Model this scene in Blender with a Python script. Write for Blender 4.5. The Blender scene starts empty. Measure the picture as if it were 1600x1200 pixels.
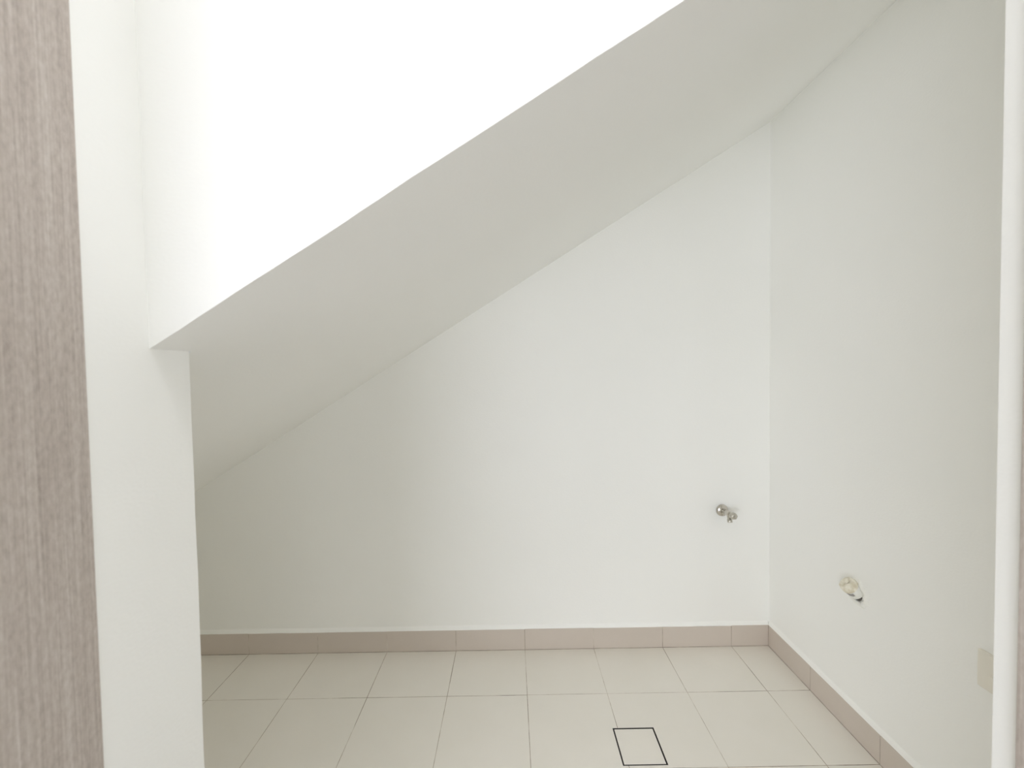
import bpy, bmesh, math, random
from mathutils import Matrix, Vector, noise

random.seed(7)
S = bpy.context.scene
COL = S.collection

# ------------------------------------------------------------------ camera
cam_data = bpy.data.cameras.new('camera')
cam = bpy.data.objects.new('camera', cam_data)
COL.objects.link(cam)
right = Vector((0.99987311, -0.00214224, -0.01578557))
up = Vector((0.01584261, 0.02991235, 0.99942697))
fwd = Vector((0.00166883, 0.99955023, -0.02994249))
rot = Matrix((right, up, -fwd)).transposed()
cam.matrix_world = Matrix.Translation((-0.04123, -1.81156, 1.21251)) @ rot.to_4x4()
cam_data.sensor_fit = 'HORIZONTAL'
cam_data.sensor_width = 36.0
cam_data.lens = 662.8 / 1600 * 36.0
cam_data.clip_start = 0.02
cam_data.dof.use_dof = True
cam_data.dof.focus_distance = 1.35
cam_data.dof.aperture_fstop = 4.0
S.camera = cam

# ------------------------------------------------------------------ world, daylight, exposure
world = bpy.data.worlds.new('world')
S.world = world
world.use_nodes = True
world.node_tree.nodes['Background'].inputs[0].default_value = (0.75, 0.87, 1.0, 1)
world.node_tree.nodes['Background'].inputs[1].default_value = 1.0

# two hall windows behind the camera: (centre x, width, daylight power); the second is only added as fill light
HALL_Y, HALL_L = -3.6, -2.4
WIN_Z0, WIN_Z1 = 0.06, 1.30  # openings set low to send more light upward
WINDOWS = [(-1.42, 1.80, 63.0), (0.72, 1.20, 11.0)]
for wxc, ww, power in WINDOWS:
    day = bpy.data.lights.new('window_day_and_fill', 'AREA')
    day.shape = 'RECTANGLE'
    day.size, day.size_y = ww, WIN_Z1 - WIN_Z0
    day.energy = power
    day.color = (0.955, 0.99, 1.07)
    day_o = bpy.data.objects.new('window_day_and_fill', day)
    COL.objects.link(day_o)
    day_o.location = (wxc, HALL_Y + 0.03, (WIN_Z0 + WIN_Z1) / 2)
    day_o.rotation_euler = (math.radians(90), 0, 0)        # shines towards +Y

LAMP_STRENGTH = 18.0
LAMP_XY = (0.45, -1.74)

S.view_settings.view_transform = 'Standard'
S.view_settings.look = 'None'
S.view_settings.gamma = 1.0
S.view_settings.use_curve_mapping = False
S.view_settings.exposure = -0.23
S.cycles.use_denoising = True
S.cycles.max_bounces = 20
S.cycles.diffuse_bounces = 18
S.cycles.use_adaptive_sampling = True
S.cycles.adaptive_threshold = 0.08
S.cycles.glossy_bounces = 4
S.cycles.caustics_reflective = False
S.cycles.caustics_refractive = False

# ------------------------------------------------------------------ measures
BY = 0.010        # plaster face of the back wall (skirting face at Y = 0)
XR = 1.071        # plaster face of the right wall (skirting face 10 mm in front)
XL = -0.542       # left reveal
XN = -1.75        # far end of the low niche
SY = -1.222       # front face of the stair wall
LE = -1.145       # inner end of the left reveal
DF = -1.313       # inner edge of the wooden door lining
HF = -1.46        # hall face of the front wall
XO = 0.5586       # right reveal
NI = -1.291       # inner edge of the right partition
T = 0.3
RY = [0.0, -0.258, -0.559, -0.859, -1.159]
while RY[-1] > HALL_Y + T:
    RY.append(RY[-1] - T)
CEIL = 2.85
HEAD = 2.42

def soffit(x):
    return 0.6185 * x + 1.5865

# ------------------------------------------------------------------ materials
def srgb(r, g, b):
    f = lambda c: (c / 255 / 12.92) if c / 255 <= 0.04045 else ((c / 255 + 0.055) / 1.055) ** 2.4
    return (f(r), f(g), f(b), 1)

def mat(name, col, rough=0.6, metal=0.0, spec=0.5):
    m = bpy.data.materials.new(name)
    m.use_nodes = True
    b = m.node_tree.nodes['Principled BSDF']
    b.inputs['Base Color'].default_value = col
    b.inputs['Roughness'].default_value = rough
    b.inputs['Metallic'].default_value = metal
    b.inputs['Specular IOR Level'].default_value = spec
    return m

def nodes(m):
    return m.node_tree.nodes, m.node_tree.links, m.node_tree.nodes['Principled BSDF']

def coords(N, L, scale=(1, 1, 1), use='object'):
    if use == 'world':
        g = N.new('ShaderNodeNewGeometry'); out = g.outputs['Position']
    else:
        g = N.new('ShaderNodeTexCoord'); out = g.outputs['Object']
    mp = N.new('ShaderNodeMapping')
    mp.inputs['Scale'].default_value = scale
    L.new(out, mp.inputs['Vector'])
    return mp.outputs['Vector']

def noise_node(N, L, vec, scale, detail=3, rough=0.5):
    n = N.new('ShaderNodeTexNoise')
    n.inputs['Scale'].default_value = scale
    n.inputs['Detail'].default_value = detail
    n.inputs['Roughness'].default_value = rough
    L.new(vec, n.inputs['Vector'])
    return n.outputs['Fac']

def ramp(N, L, fac, stops):
    r = N.new('ShaderNodeValToRGB')
    e = r.color_ramp.elements
    e[0].position, e[0].color = stops[0]
    e[1].position, e[1].color = stops[-1]
    for p, c in stops[1:-1]:
        x = e.new(p); x.color = c
    L.new(fac, r.inputs['Fac'])
    return r.outputs['Color']

def bump(N, L, B, fac, strength, dist):
    b = N.new('ShaderNodeBump')
    b.inputs['Strength'].default_value = strength
    b.inputs['Distance'].default_value = dist
    L.new(fac, b.inputs['Height'])
    L.new(b.outputs['Normal'], B.inputs['Normal'])

def paint(name, c1, c2, rough=0.55):
    m = mat(name, c1, rough, spec=0.3)
    N, L, B = nodes(m)
    v = coords(N, L, use='world')
    big = noise_node(N, L, v, 1.7, 0, 0.5)
    L.new(ramp(N, L, big, [(0.35, c1), (0.7, c2)]), B.inputs['Base Color'])
    fine = noise_node(N, L, coords(N, L, (1, 1, 1.6), 'world'), 150, 0, 0.5)
    bump(N, L, B, fine, 0.08, 0.002)
    return m

PAINT = paint('wall_paint', srgb(247.2, 247.4, 245.2), srgb(245.4, 245.6, 243.0))
CAULK = paint('skirting_caulk', srgb(250, 250, 248), srgb(248, 248, 245), 0.45)

def tile_mat(name, base, alt, grain):
    m = mat(name, base, 0.42, spec=0.4)
    N, L, B = nodes(m)
    v = coords(N, L, use='world')
    a = noise_node(N, L, v, 3.0, 4, 0.6)
    c1 = ramp(N, L, a, [(0.3, base), (0.7, alt)])
    # scattered scuffs and specks
    s = noise_node(N, L, v, 21, 5, 0.65)
    sm = N.new('ShaderNodeMapRange')
    sm.inputs[1].default_value, sm.inputs[2].default_value = 0.715, 0.78
    sm.inputs[3].default_value, sm.inputs[4].default_value = 0, 0.5
    L.new(s, sm.inputs[0])
    mix = N.new('ShaderNodeMix'); mix.data_type = 'RGBA'
    L.new(sm.outputs[0], mix.inputs[0])
    L.new(c1, mix.inputs[6])
    mix.inputs[7].default_value = grain
    L.new(mix.outputs[2], B.inputs['Base Color'])
    f = noise_node(N, L, v, 160, 3, 0.6)
    bump(N, L, B, f, 0.05, 0.001)
    return m

TILE = tile_mat('floor_tile', srgb(239, 235, 228), srgb(235, 231, 223), srgb(192, 180, 164))
SKIRT = tile_mat('skirting_tile', srgb(208, 198, 189), srgb(203, 193, 183), srgb(196, 184, 172))

HALL_DIM_TILE = tile_mat('hall_floor_dimmed_tile', srgb(137, 129, 120), srgb(128, 120, 110), srgb(108, 100, 90))  # unseen hall floor, darkened to cut light bouncing up
HALL_DIM_PAINT = paint('hall_bounce_cut_paint', srgb(200, 196, 188), srgb(194, 190, 181))  # for the unseen left wall, toned down to weaken bounced fill
GROUT = mat('grout', srgb(150, 132, 116), 0.9)
N, L, B = nodes(GROUT)
g = noise_node(N, L, coords(N, L, use='world'), 4.2, 4, 0.7)
L.new(ramp(N, L, g, [(0.36, srgb(112, 94, 80)), (0.50, srgb(178, 166, 152)), (0.62, srgb(222, 216, 206))]), B.inputs['Base Color'])

WOOD = mat('oak_laminate', srgb(176, 164, 153), 0.5, spec=0.35)
N, L, B = nodes(WOOD)
streak = noise_node(N, L, coords(N, L, (1, 1, 0.012), 'world'), 420, 3, 0.55)
broad = noise_node(N, L, coords(N, L, (1, 1, 0.05), 'world'), 60, 3, 0.6)
linen = noise_node(N, L, coords(N, L, (1, 1, 0.45), 'world'), 210, 3, 0.65)
add = N.new('ShaderNodeMath'); add.operation = 'MULTIPLY_ADD'
L.new(streak, add.inputs[0]); add.inputs[1].default_value = 0.42
sub = N.new('ShaderNodeMath'); sub.operation = 'MULTIPLY_ADD'
L.new(linen, sub.inputs[0]); sub.inputs[1].default_value = 0.40
m2 = N.new('ShaderNodeMath'); m2.operation = 'MULTIPLY'
L.new(broad, m2.inputs[0]); m2.inputs[1].default_value = 0.18
L.new(m2.outputs[0], sub.inputs[2]); L.new(sub.outputs[0], add.inputs[2])
L.new(ramp(N, L, add.outputs[0], [(0.30, srgb(156, 145, 137)), (0.5, srgb(184, 174, 166)), (0.70, srgb(207, 200, 194))]),
      B.inputs['Base Color'])
bump(N, L, B, streak, 0.12, 0.001)

CHROME = mat('chrome', srgb(205, 200, 192), 0.16, 1.0)
CHROME_DULL = mat('brushed_chrome', srgb(196, 192, 182), 0.34, 1.0)
STEEL = mat('drain_steel', srgb(92, 90, 85), 0.45, 0.6)
DARK = mat('drain_slot', srgb(26, 25, 23), 0.9)
PVC = mat('white_pvc', srgb(236, 236, 230), 0.35)
FILLER = mat('wall_filler', srgb(243, 243, 238), 0.8)
GREY_PATCH = mat('grey_pvc', srgb(158, 157, 153), 0.8)
GAP = mat('hole_dark', srgb(104, 102, 97), 0.9)
SOCKET = mat('socket_plastic', srgb(236, 232, 222), 0.35)
SOCKET_DARK = mat('socket_slot', srgb(50, 48, 44), 0.6)
ALU = mat('window_aluminium', srgb(225, 226, 226), 0.4, 0.2)

TAPE = mat('cream_tape', srgb(226, 219, 197), 0.5)
N, L, B = nodes(TAPE)
tv = noise_node(N, L, coords(N, L), 45, 3, 0.6)
L.new(ramp(N, L, tv, [(0.38, srgb(214, 205, 182)), (0.60, srgb(244, 240, 226))]), B.inputs['Base Color'])

GLASS = mat('window_glass', (0.95, 0.98, 1, 1), 0.02)
nodes(GLASS)[2].inputs['Transmission Weight'].default_value = 1.0
LAMP = mat('lamp_diffuser', (1, 1, 1, 1), 0.5)
b = nodes(LAMP)[2]
b.inputs['Emission Color'].default_value = (0.98, 0.99, 1.0, 1)
b.inputs['Emission Strength'].default_value = LAMP_STRENGTH

# ------------------------------------------------------------------ helpers
def tag(o, label, cat=None, group=None, kind=None):
    o['label'] = label
    if cat: o['category'] = cat
    if group: o['group'] = group
    if kind: o['kind'] = kind
    return o

def link(name, me, parent=None):
    o = bpy.data.objects.new(name, me)
    COL.objects.link(o)
    if parent: o.parent = parent
    return o

def build(name, bm, m, parent=None, smooth=False):
    me = bpy.data.meshes.new(name)
    bmesh.ops.recalc_face_normals(bm, faces=bm.faces)
    bm.to_mesh(me); bm.free()
    me.materials.append(m)
    if smooth:
        for p in me.polygons: p.use_smooth = True
    return link(name, me, parent)

def empty(name, loc):
    o = bpy.data.objects.new(name, None)
    o.empty_display_size = 0.05
    COL.objects.link(o)
    o.location = loc
    return o

def box(bm, lo, hi, bev=0.0):
    x0, y0, z0 = lo; x1, y1, z1 = hi
    v = [bm.verts.new(p) for p in ((x0, y0, z0), (x1, y0, z0), (x1, y1, z0), (x0, y1, z0),
                                   (x0, y0, z1), (x1, y0, z1), (x1, y1, z1), (x0, y1, z1))]
    fs = [bm.faces.new([v[i] for i in q]) for q in
          ((3, 2, 1, 0), (4, 5, 6, 7), (0, 1, 5, 4), (1, 2, 6, 5), (2, 3, 7, 6), (3, 0, 4, 7))]
    if bev:
        es = list({e for f in fs for e in f.edges})
        bmesh.ops.bevel(bm, geom=es, offset=bev, segments=2, affect='EDGES', profile=0.5)

def box_obj(name, lo, hi, m, parent=None, bev=0.0):
    bm = bmesh.new(); box(bm, lo, hi, bev)
    return build(name, bm, m, parent)

def prism(bm, poly, z0, z1):
    lo = [bm.verts.new((x, y, z0)) for x, y in poly]
    hi = [bm.verts.new((x, y, z1)) for x, y in poly]
    bm.faces.new(list(reversed(lo))); bm.faces.new(hi)
    n = len(poly)
    for i in range(n):
        bm.faces.new((lo[i], lo[(i + 1) % n], hi[(i + 1) % n], hi[i]))

def lathe(bm, prof, M, seg=32, wob=None):
    """prof: (radius, height) from the base up, about +Z, then moved by M"""
    rings = []
    for r, h in prof:
        if r < 1e-6:
            rings.append([bm.verts.new(M @ Vector((0, 0, h)))])
        else:
            ring = []
            for k in range(seg):
                a = 2 * math.pi * k / seg
                rr, hh = (r, h) if wob is None else wob(r, h, a)
                ring.append(bm.verts.new(M @ Vector((rr * math.cos(a), rr * math.sin(a), hh))))
            rings.append(ring)
    for a, b_ in zip(rings, rings[1:]):
        if len(a) == 1 and len(b_) == 1: continue
        for k in range(seg):
            k2 = (k + 1) % seg
            if len(a) == 1: bm.faces.new((a[0], b_[k], b_[k2]))
            elif len(b_) == 1: bm.faces.new((a[k], a[k2], b_[0]))
            else: bm.faces.new((a[k], a[k2], b_[k2], b_[k]))

def axis(origin, d):
    d = Vector(d).normalized()
    return Matrix.Translation(origin) @ d.to_track_quat('Z', 'Y').to_matrix().to_4x4()

def wob1(x, amp, seed):
    return amp * (noise.noise(Vector((x * 9.0, seed, 0.3))) + 0.5 * noise.noise(Vector((x * 31.0, seed, 4.1))))

# ------------------------------------------------------------------ floor with tiles
DX0, DX1, DY0, DY1 = 0.2825, 0.4215, -0.5495, -0.4115      # opening of the floor drain
bm = bmesh.new()
fx0, fx1, fy0, fy1, ft_ = HALL_L - 0.1, 1.85, HALL_Y - 0.1, BY + 0.1, -0.0005
box(bm, (fx0, fy0, -0.12), (fx1, fy1, -0.03))
box(bm, (fx0, fy0, -0.03), (DX0, fy1, ft_)); box(bm, (DX1, fy0, -0.03), (fx1, fy1, ft_))
box(bm, (DX0, fy0, -0.03), (DX1, DY0, ft_)); box(bm, (DX0, DY1, -0.03), (DX1, fy1, ft_))
floor = build('floor', bm, GROUT)
tag(floor, 'beige square tile floor with thin brown grout lines', 'floor', kind='structure')
GAPW = 0.0010
def tile_bm(w, d):
    bm = bmesh.new(); c = 0.0004
    z0, z1 = -0.008, 0.0
    a = [bm.verts.new(p) for p in ((0, 0, z0), (w, 0, z0), (w, d, z0), (0, d, z0))]
    b_ = [bm.verts.new(p) for p in ((0, 0, z1 - c), (w, 0, z1 - c), (w, d, z1 - c), (0, d, z1 - c))]
    t = [bm.verts.new(p) for p in ((c, c, z1), (w - c, c, z1), (w - c, d - c, z1), (c, d - c, z1))]
    bm.faces.new(t)
    for i in range(4):
        j = (i + 1) % 4
        bm.faces.new((a[i], a[j], b_[j], b_[i])); bm.faces.new((b_[i], b_[j], t[j], t[i]))
    return bm
tile_cache = {}
XS = [XN] + [T * i for i in range(-5, 4)] + [1.061]
def floor_rows():
    for r in range(len(RY) - 1):
        y1, y0 = RY[r], RY[r + 1]
        xs = XS if y0 > -1.2 else [T * i for i in range(-8, 6)]
        for x0, x1 in zip(xs, xs[1:]):
            yield r, x0, x1, y0, y1
for r, x0, x1, y0, y1 in floor_rows():
    ax, bx_, ay, by_ = x0 + GAPW, x1 - GAPW, y0 + GAPW, y1 - GAPW
    jz = random.uniform(-0.00025, 0.0)
    if r == 1 and abs(x0) < 1e-6:
        bm = bmesh.new()
        prism(bm, [(ax, ay), (bx_, ay), (bx_, DY0), (DX0, DY0), (DX0, DY1), (bx_, DY1), (bx_, by_), (ax, by_)], -0.008, 0)
        build('tile', bm, TILE, floor)
    elif r == 1 and abs(x0 - T) < 1e-6:
        bm = bmesh.new()
        prism(bm, [(ax, ay), (bx_, ay), (bx_, by_), (ax, by_), (ax, DY1), (DX1, DY1), (DX1, DY0), (ax, DY0)], -0.008, 0)
        build('tile', bm, TILE, floor)
    else:
        key = (round(bx_ - ax, 4), round(by_ - ay, 4), r >= 4)
        if key not in tile_cache:
            me = bpy.data.meshes.new('tile')
            bm = tile_bm(*key[:2]); bmesh.ops.recalc_face_normals(bm, faces=bm.faces)
            bm.to_mesh(me); bm.free(); me.materials.append(HALL_DIM_TILE if r >= 4 else TILE)
            tile_cache[key] = me
        o = link('tile', tile_cache[key], floor)
        o.location = (ax, ay, jz)

# ------------------------------------------------------------------ closet walls
def wall(name, lo, hi, label):
    o = box_obj(name, lo, hi, PAINT)
    return tag(o, label, 'wall', kind='structure')

wall('wall_back', (XN - 0.1, BY, 0), (XR, BY + 0.12, CEIL), 'white painted back wall of the closet under the sloping stair soffit')
wall('wall_right', (XR, NI - 0.0, 0), (XR + 0.12, BY + 0.12, CEIL), 'white painted right wall carrying the capped pipe and the socket')
wall('wall_niche', (XN - 0.1, LE, 0), (XN, BY, soffit(XN) + 0.1), 'white end wall of the low niche behind the left reveal')

# left wall: reveal with a hand-plastered inner edge
bm = bmesh.new()
n = 60
f_in, f_out, b_in, b_out = [], [], [], []
for i in range(n + 1):
    z = CEIL * i / n
    below = z < soffit(XL) - 0.01
    e = wob1(z, 0.0016, 1.7) if below else 0.0
    f_out.append(bm.verts.new((XL, DF, z)))
    f_in.append(bm.verts.new((XL + (wob1(z, 0.0008, 5.2) if below else 0.0), LE - 0.004 + e, z)))
    b_in.append(bm.verts.new((XL - 0.005, LE + e * 0.5, z)))
    b_out.append(bm.verts.new((XN, LE, z)))
fo2 = [bm.verts.new((-1.62, DF, CEIL * i / n)) for i in range(n + 1)]
for A, Bq in ((fo2, f_out), (f_out, f_in), (f_in, b_in), (b_in, b_out)):
    for i in range(n):
        bm.faces.new((A[i], Bq[i], Bq[i + 1], A[i + 1]))
bm.faces.new((fo2[0], b_out[0], b_in[0], f_in[0], f_out[0]))
bm.faces.new((fo2[n], f_out[n], f_in[n], b_in[n], b_out[n]))
for i in range(n):
    bm.faces.new((b_out[i], fo2[i], fo2[i + 1], b_out[i + 1]))
tag(build('wall_left', bm, PAINT), 'white plastered left wall end between wooden jamb and dark niche', 'wall', kind='structure')

# stair wall (bright face above the diagonal) and sloping soffit, mitred along the edge
NX = 70
xs = [XL + (XR - XL) * i / NX for i in range(NX + 1)]
edge = [(x, SY + wob1(x, 0.0006, 9.0), soffit(x) + wob1(x, 0.0013, 3.0)) for x in xs]
bm = bmesh.new()
fr = [bm.verts.new(p) for p in edge]
bk = [bm.verts.new((x, SY + 0.04, z + 0.04)) for x, y, z in edge]
ft = [bm.verts.new((x, SY, CEIL)) for x in xs]
bt = [bm.verts.new((x, SY + 0.04, CEIL)) for x in xs]
for i in range(NX):
    bm.faces.new((fr[i], fr[i + 1], ft[i + 1], ft[i]))
    bm.faces.new((bk[i + 1], bk[i], bt[i], bt[i + 1]))
    bm.faces.new((fr[i + 1], fr[i], bk[i], bk[i + 1]))
    bm.faces.new((ft[i], ft[i + 1], bt[i + 1], bt[i]))
bm.faces.new((fr[0], ft[0], bt[0], bk[0])); bm.faces.new((fr[NX], bk[NX], bt[NX], ft[NX]))
tag(build('wall_stair', bm, PAINT), 'bright white stair side wall above the long diagonal edge', 'wall', kind='structure')

bm = bmesh.new()
TH = 0.04
grid_x = [XN + (XL - XN) * i / 40 for i in range(40)] + xs
rowsY = [LE + (BY - LE) * j / 12 for j in range(13)]
def sz(x, y):
    return soffit(x) + 0.0012 * noise.noise(Vector((x * 3.1, y * 3.1, 2.2)))
G = {}
for i, x in enumerate(grid_x):
    for j, y in enumerate(rowsY):
        G[i, j] = bm.verts.new((x, y, sz(x, y)))
for i in range(len(grid_x) - 1):
    for j in range(len(rowsY) - 1):
        bm.faces.new((G[i, j], G[i, j + 1], G[i + 1, j + 1], G[i + 1, j]))
off = 40
E0 = [bm.verts.new(p) for p in edge]
for i in range(NX):
    bm.faces.new((E0[i], G[off + i, 0], G[off + i + 1, 0], E0[i + 1]))
E1 = [bm.verts.new((x, SY + TH, z + TH)) for x, y, z in edge]
E2 = [bm.verts.new((x, BY, soffit(x) + TH)) for x in xs]
for i in range(NX):
    bm.faces.new((E0[i], E0[i + 1], E1[i + 1], E1[i]))
    bm.faces.new((E1[i], E1[i + 1], E2[i + 1], E2[i]))
o = build('ceiling', bm, PAINT)
tag(o, 'sloping white stair soffit above the closet and niche', 'ceiling', kind='structure')

# front partition on the right, header over the opening
wall('wall_front_right', (XO, HF, 0), (XR + 0.12, NI, CEIL), 'narrow white strip of partition beside the right wooden jamb')
wall('wall_front_top', (XL, HF, HEAD + 0.03), (XO, NI - 0.004, CEIL), 'white wall above the closet doorway')
wall('wall_front_left', (HALL_L, HF, 0), (XL - 0.03, DF, CEIL), 'white hall wall left of the closet doorway')

# ------------------------------------------------------------------ hall around the camera
wall('wall_hall_left', (HALL_L - 0.12, HALL_Y - 0.1, 0), (HALL_L, DF, CEIL), 'unseen left hall wall, toned down to cut bounced light').data.materials[0] = HALL_DIM_PAINT
wall('wall_hall_right', (1.62, HALL_Y - 0.1, 0), (1.74, HF + 0.1, CEIL), 'white right wall of the hall in front of the closet')
wall('wall_hall_front', (XR + 0.12, HF, 0), (1.62, HF + 0.12, CEIL), 'white hall wall right of the closet doorway')
tag(box_obj('ceiling_hall', (HALL_L - 0.12, HALL_Y - 0.1, CEIL), (1.74, BY + 0.12, CEIL + 0.1), PAINT),
    'flat white ceiling over the hall and stair', 'ceiling', kind='structure')
bm = bmesh.new()
z0, z1 = WIN_Z0, WIN_Z1
ya, yb = HALL_Y - 0.1, HALL_Y
left_edge = HALL_L
for wxc, ww, power in WINDOWS:
    box(bm, (left_edge, ya, 0), (wxc - ww / 2, yb, CEIL))
    box(bm, (wxc - ww / 2, ya, 0), (wxc + ww / 2, yb, z0)); box(bm, (wxc - ww / 2, ya, z1), (wxc + ww / 2, yb, CEIL))
    left_edge = wxc + ww / 2
box(bm, (left_edge, ya, 0), (1.62, yb, CEIL))
tag(build('wall_hall_rear', bm, PAINT), 'white rear wall of the hall with two window openings, one added for fill light', 'wall', kind='structure')
f = 0.05
for k, (wxc, ww, power) in enumerate(WINDOWS):
    bm = bmesh.new()
    w0, w1 = wxc - ww / 2, wxc + ww / 2
    box(bm, (w0, ya, z0), (w0 + f, ya + 0.05, z1)); box(bm, (w1 - f, ya, z0), (w1, ya + 0.05, z1))
    box(bm, (w0 + f, ya, z0), (w1 - f, ya + 0.05, z0 + f)); box(bm, (w0 + f, ya, z1 - f), (w1 - f, ya + 0.05, z1))
    win = tag(build('window_%d' % (k + 1), bm, ALU), ('wider', 'added narrower fill-light')[k] + ' white aluminium hall window behind the viewer', 'window', kind='structure')
    box_obj('pane', (w0 + f, ya + 0.02, z0 + f), (w1 - f, ya + 0.026, z1 - f), GLASS, win)

# ------------------------------------------------------------------ wooden door lining
door = empty('door_1', (0, HF, 0))
tag(door, 'pale oak laminate lining around the closet doorway', 'door frame', kind='structure')
def dpart(name, lo, hi):
    o = box_obj(name, lo, hi, WOOD, door, 0.0012)
    o.location = (0, -HF, 0)
    return o
dpart('jamb', (XL - 0.03, HF - 0.012, 0), (XL + 0.003, DF, HEAD))
dpart('jamb', (XO - 0.012, HF - 0.012, 0), (XO, DF - 0.012, HEAD))
dpart('head', (XL - 0.03, HF - 0.012, HEAD), (XO, DF, HEAD + 0.03))

# ------------------------------------------------------------------ skirting
def skirting(name, label, n_parts):
    o = empty(name, (0, 0, 0))
    return tag(o, label, 'skirting', kind='structure')
SK = 0.0905
bb = skirting('baseboard_back', 'beige tile skirting along the closet back wall', 0)
br = skirting('baseboard_right', 'beige tile skirting running along the right closet wall', 0)
for x0, x1 in zip(XS, XS[1:]):
    x1 = 1.061 if x1 > 1.06 else x1
    box_obj('skirting_tile', (x0 + 0.001, 0.0, 0.0002), (x1 - 0.001, BY, SK + random.uniform(-0.0008, 0.0008)), SKIRT, bb, 0.0008)
ry = [BY] + RY[1:5] + [NI]
for y1, y0 in zip(ry, ry[1:]):
    box_obj('skirting_tile', (1.061, y0 + 0.001, 0.0002), (XR, y1 - 0.001, SK + random.uniform(-0.0008, 0.0008)), SKIRT, br, 0.0008)
box_obj('grout_bed', (XN, 0.0008, 0), (1.0615, BY, SK - 0.002), GROUT, bb)
box_obj('grout_bed', (1.0618, NI, 0), (XR, BY, SK - 0.002), GROUT, br)
def caulk(parent, horizontal):
    bm = bmesh.new(); K = 90
    a, b_, c = [], [], []
    for i in range(K + 1):
        t = i / K
        s = (XN + (1.062 - XN) * t) if horizontal else (NI + (BY - NI) * t)
        h = 0.016 + wob1(s, 0.0018, 2.0 if horizontal else 8.0)
        lip = wob1(s, 0.001, 6.0)
        if horizontal:
            pa, pb, pc = (s, 0.0012 + lip * 0.3, SK - 0.0006 + lip), (s, 0.0030 + lip * 0.5, SK + 0.0045 + lip), (s, BY + 0.0005, SK + h)
        else:
            pa, pb, pc = (1.0622 + lip * 0.3, s, SK - 0.0006 + lip), (1.0640 + lip * 0.5, s, SK + 0.0050 + lip), (XR + 0.0005, s, SK + h)
        a.append(bm.verts.new(pa)); b_.append(bm.verts.new(pb)); c.append(bm.verts.new(pc))
    for i in range(K):
        bm.faces.new((a[i], a[i + 1], b_[i + 1], b_[i])); bm.faces.new((b_[i], b_[i + 1], c[i + 1], c[i]))
    o = build('caulk_bead', bm, CAULK, parent, True)
    o['label'] = 'white painted bead on top of the skirting'
caulk(bb, True); caulk(br, False)

# ------------------------------------------------------------------ floor drain
dr = empty('floor_drain', ((DX0 + DX1) / 2, (DY0 + DY1) / 2, -0.03))
tag(dr, 'square tile-insert floor drain cover outlined by a dark slot', 'floor drain')
cx, cy = dr.location.x, dr.location.y
hw, hd = (DX1 - DX0) / 2, (DY1 - DY0) / 2
def ring(bm, w0, d0, w1, d1, z0, z1):
    o = [(-w0, -d0), (w0, -d0), (w0, d0), (-w0, d0)]; i_ = [(-w1, -d1), (w1, -d1), (w1, d1), (-w1, d1)]
    V = lambda P, z: [bm.verts.new((x, y, z)) for x, y in P]
    ol, oh, il, ih = V(o, z0), V(o, z1), V(i_, z0), V(i_, z1)
    for k in range(4):
        j = (k + 1) % 4
        bm.faces.new((oh[k], oh[j], ih[j], ih[k])); bm.faces.new((ol[j], ol[k], il[k], il[j]))
        bm.faces.new((ol[k], ol[j], oh[j], oh[k])); bm.faces.new((il[j], il[k], ih[k], ih[j]))
bm = bmesh.new(); ring(bm, hw - 0.0002, hd - 0.0002, hw - 0.0012, hd - 0.0012, 0.0, 0.0297)
o = build('frame', bm, STEEL, dr); o['label'] = 'thin steel rim'
bm = bmesh.new(); box(bm, (-hw + 0.0012, -hd + 0.0012, 0.0005), (hw - 0.0012, hd - 0.0012, 0.004))
o = build('slot', bm, DARK, dr); o['label'] = 'dark drainage slot'
c_in = 0.0050
cov = box_obj('cover', (-hw + c_in, -hd + c_in, 0.004), (hw - c_in, hd - c_in, 0.0296), TILE, dr, 0.0006)
bm = bmesh.new(); ring(bm, hw - c_in + 0.0006, hd - c_in + 0.0006, hw - c_in, hd - c_in, 0.004, 0.0288)
build('cover_edge', bm, STEEL, cov)

# ------------------------------------------------------------------ water tap on the back wall
tx, tz = 0.864, 0.596
tap = empty('water_tap', (tx, BY, tz))
tag(tap, 'small chrome angle valve sticking out of the back wall', 'tap')
out = Vector((0.085, -1, 0.03))
wall_out = (0, -1, 0)
bm = bmesh.new()
lathe(bm, [(0.0262, 0), (0.0262, 0.002), (0.0250, 0.0050), (0.0205, 0.0088), (0.0145, 0.0115), (0.0100, 0.0130), (0, 0.0130)], axis((0, 0, 0), wall_out))
build('escutcheon', bm, CHROME, tap, True)
bm = bmesh.new()
lathe(bm, [(0, 0.010), (0.0078, 0.010), (0.0078, 0.026), (0.0105, 0.028), (0.0115, 0.034), (0.0115, 0.056),
           (0.0100, 0.060), (0.0072, 0.062), (0.0072, 0.072), (0, 0.072)], axis((0, 0, 0), out))
body = build('valve_body', bm, CHROME, tap, True)
bm = bmesh.new()
lathe(bm, [(0, 0.017), (0.0105, 0.017), (0.0112, 0.019), (0.0112, 0.023), (0.0105, 0.025), (0, 0.025)], axis((0, 0, 0), out), 6)
build('hex_nut', bm, CHROME_DULL, body)
bm = bmesh.new()
dn = Vector((0.0, -0.30, -1)).normalized()
lathe(bm, [(0, 0.004), (0.0078, 0.004), (0.0078, 0.021), (0.0098, 0.022), (0.0098, 0.034), (0.0090, 0.0355), (0.006, 0.0355), (0.006, 0.027), (0, 0.027)],
      axis((0.004, -0.050, 0.0015), dn))
build('outlet', bm, CHROME_DULL, tap, True)
bm = bmesh.new()
def flute(r, h, a):
    return (r * (1 + (0.05 * math.cos(6 * a) if r > 0.010 else 0)), h)
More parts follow.
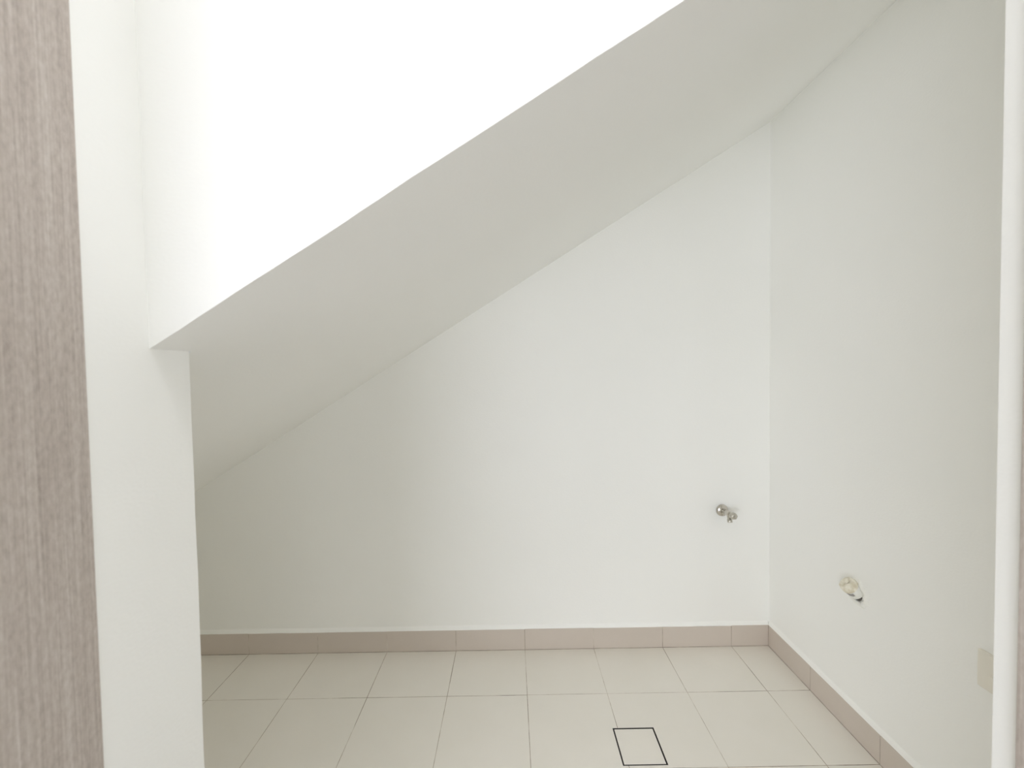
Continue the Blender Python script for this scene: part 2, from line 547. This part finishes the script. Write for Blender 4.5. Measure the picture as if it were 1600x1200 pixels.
lathe(bm, [(0, 0.068), (0.0100, 0.068), (0.0125, 0.0700), (0.0132, 0.074), (0.0132, 0.087), (0.0122, 0.091), (0.0085, 0.0935), (0, 0.094)],
      axis((0, 0, 0), out), 48, flute)
knob = build('handle', bm, CHROME_DULL, tap, True)
bm = bmesh.new()
lathe(bm, [(0.0036, 0.0932), (0.0036, 0.0952), (0.0028, 0.0958), (0, 0.0958)], axis((0, 0, 0), out), 20)
build('screw_cap', bm, CHROME, knob, True)

# ------------------------------------------------------------------ capped pipe in the right wall
pw = Vector((XR, -0.457, 0.479))
pipe = empty('pipe_stub', pw)
tag(pipe, 'short white waste pipe wrapped in cream tape, protruding from the right wall', 'pipe')
ax_ = Vector((-0.036, 0.008, 0.031)).normalized()
# ragged hole and filler patch on the plaster
def rag(seed, amp):
    def f(r, h, a):
        k = 1 + amp * noise.noise(Vector((math.cos(a) * 1.6, math.sin(a) * 1.6, seed)))
        return (r * k, h)
    return f
bm = bmesh.new()
lathe(bm, [(0.0280, 0.0002), (0.0280, 0.001), (0, 0.001)], axis((0, 0.003, -0.001), (-1, 0, 0)), 40, rag(1.0, 0.18))
build('hole', bm, GAP, pipe)
bm = bmesh.new()
def crumb(r, h, a):
    k = 1 + 0.30 * noise.noise(Vector((math.cos(a) * 2.3, math.sin(a) * 2.3, 3.3)))
    return (r * k, h * (1 + 0.5 * noise.noise(Vector((math.cos(a) * 3, math.sin(a) * 3, r * 90)))))
lathe(bm, [(0.0440, 0.0001), (0.0415, 0.0030), (0.035, 0.0060), (0.0280, 0.0050), (0.0268, 0.0004)], axis((0, -0.002, -0.002), (-1, 0, 0)), 56, crumb)
build('filler_ring', bm, FILLER, pipe, True)
bm = bmesh.new()
lathe(bm, [(0.0245, -0.004), (0.0245, 0.032), (0.0215, 0.032), (0.0215, 0.012), (0, 0.012)], axis((0, 0, 0), ax_), 40)
build('pipe_wall', bm, PVC, pipe, True)
# grey patch on the pipe, low on its near side
bm = bmesh.new()
cu = (Vector((0, -0.35, -1)) - ax_ * Vector((0, -0.35, -1)).dot(ax_)).normalized()
cv = ax_.cross(cu)
grey_patch = []
for k in range(9):
    a = math.radians(-34 + 68 * k / 8)
    d = cu * math.cos(a) + cv * math.sin(a)
    h0 = 0.010 + 0.004 * noise.noise(Vector((k * 0.9, 1.5, 0)))
    h1 = 0.0225 - 0.004 * abs(k - 4) / 4 + 0.002 * noise.noise(Vector((k * 1.3, 7.5, 0)))
    grey_patch.append([bm.verts.new(d * rr + ax_ * h) for rr, h in ((0.0244, h0), (0.0250, h0 + 0.0006), (0.0250, h1 - 0.0006), (0.0244, h1))])
for a, b_ in zip(grey_patch, grey_patch[1:]):
    for q in range(3):
        bm.faces.new((a[q], b_[q], b_[q + 1], a[q + 1]))
build('grey_patch', bm, GREY_PATCH, pipe)['label'] = 'grey patch on the pipe'
bm = bmesh.new()
def crump(r, h, a):
    p = Vector((math.cos(a) * r * 75, math.sin(a) * r * 75, h * 60))
    w = noise.noise(p) + 0.5 * noise.noise(p * 2.3)
    return (r * (1 + 0.06 * w), h + 0.0042 * w)
lathe(bm, [(0.0250, 0.022), (0.0256, 0.0235), (0.0256, 0.028), (0.0254, 0.033), (0.0240, 0.038), (0.0212, 0.0415), (0.0180, 0.0430),
           (0.0135, 0.0425), (0.0088, 0.0438), (0.0044, 0.0430), (0, 0.0432)], axis((0, 0, 0), ax_), 56, crump)
cap = build('tape_cap', bm, TAPE, pipe, True)
cap['label'] = 'crumpled cream tape closing the pipe end'
bm = bmesh.new()
Mx = axis(ax_ * 0.0425 + Vector((0, 0.000, 0.006)), ax_)
lathe(bm, [(0.0105, -0.002), (0.0112, 0.0012), (0.0095, 0.0036), (0.005, 0.0042), (0, 0.0044)], Mx, 28, crump)
build('tape_fold', bm, TAPE, cap, True)

# ------------------------------------------------------------------ socket on the right wall
sy0, sy1, sz0, sz1 = -0.967, -0.8205, 0.447, 0.535
so = empty('wall_socket', (XR, (sy0 + sy1) / 2, (sz0 + sz1) / 2))
tag(so, 'off-white switched wall socket half hidden by the right partition', 'socket')
sw, sh = (sy1 - sy0) / 2, (sz1 - sz0) / 2
box_obj('plate', (-0.010, -sw, -sh), (0, sw, sh), SOCKET, so, 0.002)
for k, yb in enumerate((0.034, -0.034)):
    box_obj('rocker', (-0.0165, yb - 0.006, -0.014), (-0.0098, yb + 0.0085, -0.002), SOCKET, so, 0.001)
    yc = yb - 0.020
    for dy, dz, wy, wz in ((0, 0.022, 0.002, 0.004), (-0.011, -0.004, 0.0032, 0.002), (0.011 - 0.004, -0.026, 0.0032, 0.002)):
        box_obj('pin_hole', (-0.0103, yc + dy - wy, dz - wz), (-0.0095, yc + dy + wy, dz + wz), SOCKET_DARK, so)

# ------------------------------------------------------------------ hall ceiling lamp
lp = empty('ceiling_lamp', (LAMP_XY[0], LAMP_XY[1], CEIL))
tag(lp, 'round flush ceiling lamp in the hall above the viewer', 'lamp')
bm = bmesh.new()
lathe(bm, [(0, 0), (0.24, 0), (0.24, 0.035), (0.225, 0.04), (0.222, 0.03), (0, 0.03)], axis((0, 0, 0), (0, 0, -1)), 48)
build('base', bm, ALU, lp, True)
bm = bmesh.new()
lathe(bm, [(0.221, 0.032), (0.20, 0.055), (0.14, 0.072), (0.07, 0.08), (0, 0.082)], axis((0, 0, 0), (0, 0, -1)), 48)
build('diffuser', bm, LAMP, lp, True)
